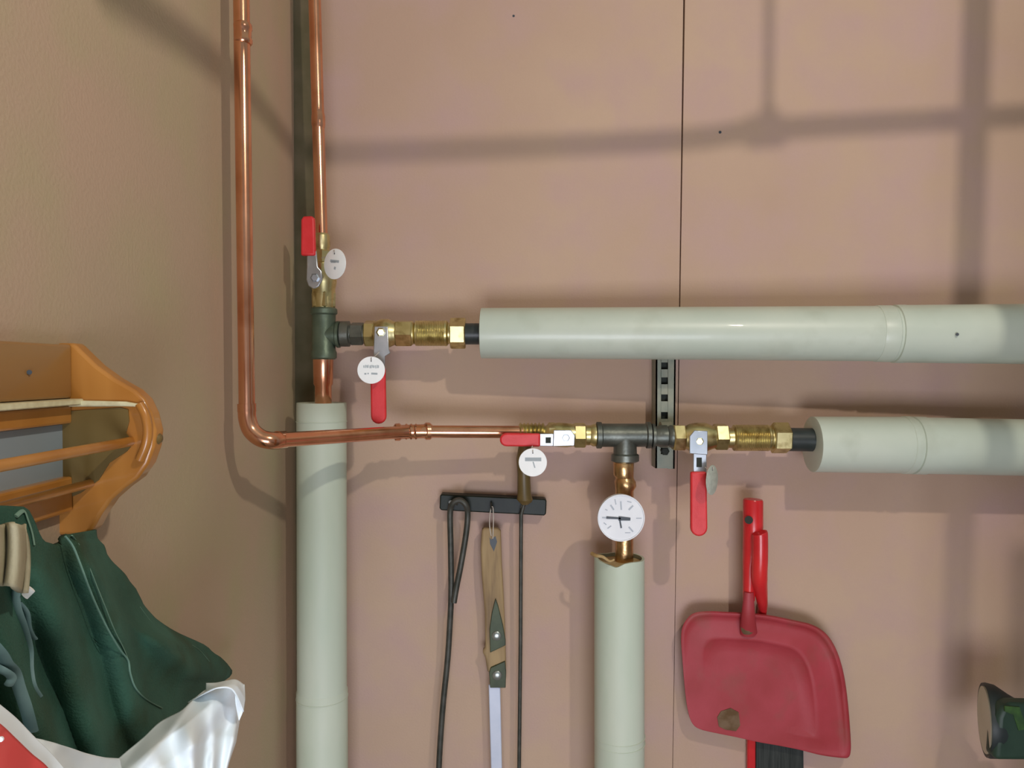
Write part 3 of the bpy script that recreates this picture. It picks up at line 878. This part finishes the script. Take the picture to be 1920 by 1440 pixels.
def wallboard(name, py0, py1, th, mat, px=108, y0=.08, y1=YP, label=None, bv=.002):
    z1 = PL(px, py0, WX + th).z; z0 = PL(px, py1, WX + th).z
    return mk(name, box(WX, WX + th, y0, y1, z0, z1), mat, t, angle=0, bevel=bv, label=label)


wallboard('upper_board', 645, 748, .012, M_brownb)
wallboard('middle_rail', 763, 797, .012, M_orange)
wallboard('mirror_panel', 797, 902, .004, M_blue, label='blue-grey flat panel', bv=0)
wallboard('lower_rail', 900, 968, .012, M_orange)
z1 = PL(112, 750, WX + .02).z; z0 = PL(112, 762, WX + .02).z
mk('pale_strip', merge(box(WX, WX + .022, .08, YP, z0, z1), pxprism([(112, 750), (235, 753), (262, 758), (262, 763), (235, 762), (112, 763)], YP - .004, .004)), M_pale, t, bevel=.001,
   label='pale shiny edge strip')
xr2 = P(244, 826, YP).x
mk('rail_rod', lathe([(P(244, 828, YP), 9 * YP / F), (Vector((xr2, .08, P(244, 828, YP).z)), 9 * YP / F)], 24), M_orange, t)
xr3 = P(176, 905, YP).x
mk('rail_rod', lathe([(P(170, 906, YP), 8 * YP / F), (Vector((P(170, 906, YP).x, .08, P(170, 906, YP).z)), 8 * YP / F)], 24), M_orange, t)
mk('end_panel', prism([Vector((v.x, .062, v.z)) for v in [P(a, b, YP) for a, b in pan]], Vector((0, .018, 0))), M_orange, t, bevel=.003, seg=3)
mk('screw_hole', lathe([(PL(55, 698, WX + .012), 5 * .55 / F), (PL(55, 698, WX + .0135), 5 * .55 / F)], 12), M_ink, t)

# ------------------------------------------------------------------ green trousers / jacket
Tt = [(-150, 945), (0, 950), (38, 952), (48, 958), (62, 990), (72, 1016), (90, 1023), (106, 1019), (114, 1008), (126, 1002), (150, 998), (175, 994)]
Rt = [(990, 174), (1000, 176), (1016, 178), (1020, 186), (1040, 194), (1060, 210), (1080, 229), (1092, 238), (1105, 250), (1120, 255), (1135, 263), (1150, 277), (1165, 289),
      (1178, 307), (1190, 330), (1205, 365), (1213, 383), (1226, 394), (1235, 412), (1246, 424), (1257, 431), (1266, 429), (1276, 414), (1300, 404), (1500, 395)]


def foldx(px, py):
    s = (px + 150) / (interp(Rt, py) + 150)
    s = max(0, min(1, s))
    ang = px * .055 - (py - 1000) * .022
    f = .5 + .5 * math.sin(ang + 2 * noise.noise(Vector((px * .006, py * .004, 1))))
    f2 = noise.noise(Vector((px * .012, py * .009, 4)))
    amp = min(1, (py - 940) / 140)
    edge = min(1, (1 - s) * 7)
    return WX + .022 + edge * (.022 + .016 * f * amp + .010 * f2 * amp)


def gfn(u, v):
    ty = interp(Tt, -150 + u * 325)
    py = ty * (1 - v) + 1520 * v
    R = interp(Rt, py) + 1.5 * math.sin(py * .13)
    px = -150 + u * (R + 150)
    return PL(px, py, foldx(px, py))


t = thing('green_jacket', 'dark green jacket with pale piping hanging under the coat rack', 'jacket', PL(200, 1010, WX + .03))
mk('cloth', grid(gfn, 90, 90), M_green, t, angle=180, solid=.006)


def seam(name, pts, r, mat, off=.004, flat=.5, label=None):
    pp = smooth_line([Vector((a, b, 0)) for a, b in pts], 6)
    return mk(name, tube([PL(q.x, q.y, foldx(q.x, q.y) + off) for q in pp], r, 8, 1, flat), mat, t, angle=60, label=label)


seam('piping', [(122, 1005), (137, 1025), (152, 1062), (168, 1105), (185, 1145), (205, 1185), (225, 1218), (240, 1238), (244, 1262), (254, 1290), (275, 1312), (304, 1328)], .0009, M_pipe, .006)
seam('piping', [(135, 1004), (150, 1025), (168, 1065), (182, 1100), (198, 1140), (214, 1180), (230, 1212), (240, 1236)], .0009, M_pipe, .006)
seam('hem_piping', [(262, 1138), (285, 1168), (312, 1188), (345, 1202), (372, 1218), (392, 1240)], .0008, M_pipe, .006)
seam('drawcord', [(34, 1088), (30, 1115), (32, 1140), (44, 1175), (54, 1215), (55, 1255), (60, 1285), (72, 1306)], .0032, M_cord, .005, .5, label='blue-grey cord')
seam('drawcord', [(36, 1130), (50, 1148), (54, 1175), (60, 1190), (66, 1198)], .0020, M_cord, .006, label='blue-grey cord')
seam('cord_end', [(46, 1118), (54, 1110), (60, 1104)], .0028, M_tag, .008, label='white cord end')
seam('drawcord', [(-20, 1200), (2, 1225), (12, 1242), (26, 1258), (36, 1290), (48, 1325), (60, 1370)], .0042, M_cord, .008, .4, label='blue-grey cord')
seam('hanging_loop', [(30, 968), (44, 958), (52, 975), (60, 1000), (64, 1022)], .0016, M_pipe, .004)
seam('drawcord', [(-10, 1250), (14, 1262), (22, 1272), (16, 1284)], .0028, M_cord, .010, label='blue-grey cord')

# beige cloth between rack and jacket
def bfn(u, v):
    px = -90 + u * (138 + 5 * math.sin(v * 3))
    py = 982 + v * (84 + 46 * u) + 3 * math.sin(u * 22)
    x = WX + .074 + .007 * math.sin(u * 24 + v)
    return PL(px, py, x)


tag(mk('beige_cloth', grid(bfn, 40, 16), M_beige, angle=180, solid=.003), 'beige crumpled cloth hanging at the left edge under the coat rack', 'cloth')

# ------------------------------------------------------------------ plastic bag
t = thing('carrier_bag', 'white plastic carrier bag with a red print, hanging in front of the green jacket', 'bag', PL(200, 1500, WX + .2))


def loft(rows, nu=40, nv=24, wr=0.0, seed=0.0):
    """rows: list of rows of (px, py, y)"""
    rr = [smooth_line([Vector(q) for q in r_], 8) for r_ in rows]
    m = len(rr[0])

    def fn(u, v):
        col = []
        i = u * (m - 1); i0 = min(int(i), m - 2); f = i - i0
        col = [r_[i0].lerp(r_[i0 + 1], f) for r_ in rr]
        j = v * (len(col) - 1); j0 = min(int(j), len(col) - 2); g2 = j - j0
        g2s = g2
        q = col[j0].lerp(col[j0 + 1], g2s)
        y = q.z
        if wr:
            y += wr * (noise.noise(Vector((q.x * .02 + q.y * .014 + seed, q.y * .004 - q.x * .004, seed))) + .35 * abs(noise.noise(Vector((q.x * .03 + q.y * .022, seed, q.y * .004)))))
        return P(q.x, q.y, y)
    return grid(fn, nu, nv)


# far side rising to the handle on the right
B = [[(205, 1438, .60), (232, 1414, .61), (268, 1384, .63), (300, 1354, .65), (338, 1334, .67), (362, 1312, .69), (392, 1290, .70), (420, 1288, .705), (446, 1292, .71), (452, 1312, .715)],
     [(215, 1470, .585), (245, 1440, .60), (280, 1408, .61), (318, 1380, .635), (350, 1358, .645), (378, 1335, .67), (400, 1318, .68), (425, 1325, .69), (446, 1330, .70), (450, 1345, .71)],
     [(225, 1500, .58), (260, 1470, .60), (300, 1440, .605), (330, 1420, .63), (362, 1398, .625), (385, 1385, .655), (402, 1380, .66), (422, 1380, .68), (438, 1385, .68), (442, 1392, .70)],
     [(230, 1560, .58), (270, 1550, .60), (310, 1540, .60), (340, 1530, .63), (362, 1520, .62), (380, 1510, .65), (395, 1500, .65), (405, 1490, .67), (415, 1480, .67), (425, 1440, .69)],
     [(230, 1900, .60), (270, 1900, .60), (310, 1900, .61), (340, 1900, .62), (350, 1900, .63), (360, 1900, .64), (370, 1900, .65), (380, 1900, .66), (385, 1900, .67), (388, 1900, .68)]]
mk('back_sheet', loft(B, 80, 60, .018, 3.3), M_bag, t, angle=180, solid=.0008)
H = [[(387, 1281, .695), (405, 1281, .692), (425, 1277, .690), (442, 1275, .692), (458, 1285, .70)],
     [(387, 1296, .690), (405, 1290, .680), (425, 1284, .676), (444, 1288, .68), (459, 1312, .695)],
     [(352, 1318, .684), (380, 1302, .674), (408, 1290, .668), (436, 1294, .672), (456, 1335, .690)]]
mk('handle_fold', merge(loft(H, 40, 16, .004, 8.), loft([[(458, 1283, .700), (459, 1310, .70), (457, 1330, .70), (449, 1350, .70)],
                                                            [(441, 1296, .695), (441, 1315, .695), (444, 1332, .698), (448, 1350, .70)]], 24, 8)), M_bag, t, angle=180, solid=.0012)
# inner back rim low in the middle
Cc = [[(66, 1384, .48), (90, 1390, .49), (125, 1400, .51), (160, 1412, .54), (195, 1420, .57), (225, 1422, .60)],
      [(100, 1440, .49), (120, 1442, .50), (150, 1444, .53), (175, 1448, .55), (205, 1460, .575), (232, 1470, .60)],
      [(100, 1900, .50), (120, 1900, .50), (150, 1900, .53), (175, 1900, .55), (205, 1900, .575), (232, 1900, .60)]]
mk('rim', loft(Cc, 50, 20, .010, 5.5), M_bag, t, angle=180, solid=.0008)
# near side, white hem and red print
A = [[(-260, 1120, .38), (-120, 1225, .40), (-40, 1290, .42), (0, 1322, .43), (30, 1347, .44), (62, 1380, .45), (95, 1412, .46), (128, 1450, .47)],
     [(-260, 1170, .375), (-120, 1270, .395), (-40, 1330, .412), (0, 1357, .425), (30, 1385, .435), (58, 1412, .445), (90, 1440, .455), (120, 1480, .465)],
     [(-260, 1400, .375), (-120, 1450, .395), (-40, 1480, .41), (0, 1500, .42), (30, 1520, .43), (58, 1530, .44), (90, 1550, .45), (115, 1570, .46)],
     [(-260, 2000, .38), (-120, 2000, .395), (-40, 2000, .41), (0, 2000, .42), (30, 2000, .43), (58, 2000, .44), (90, 2000, .45), (110, 2000, .46)]]
mk('front_sheet', loft(A, 60, 50, 0.0, 1.), M_bag, t, angle=180, solid=.0008)
A2 = [[(a, b, y - .003) for a, b, y in A[1]], [(a, b, y - .003) for a, b, y in A[2]], [(a, min(b, 1800), y - .003) for a, b, y in A[3]]]
for r_ in A2:
    r_[-1] = (r_[-1][0] - 12, r_[-1][1], r_[-1][2])
mk('red_print', loft(A2, 60, 40, 0.0, 1.), M_bagred, t, angle=180, solid=.0006, label='red printed area')
cw = P(3, 1385, .418)
mk('white_mark', lathe([(cw, 5 * .42 / F), (cw - yv * .001, 5 * .42 / F)], 16), M_bag, t)
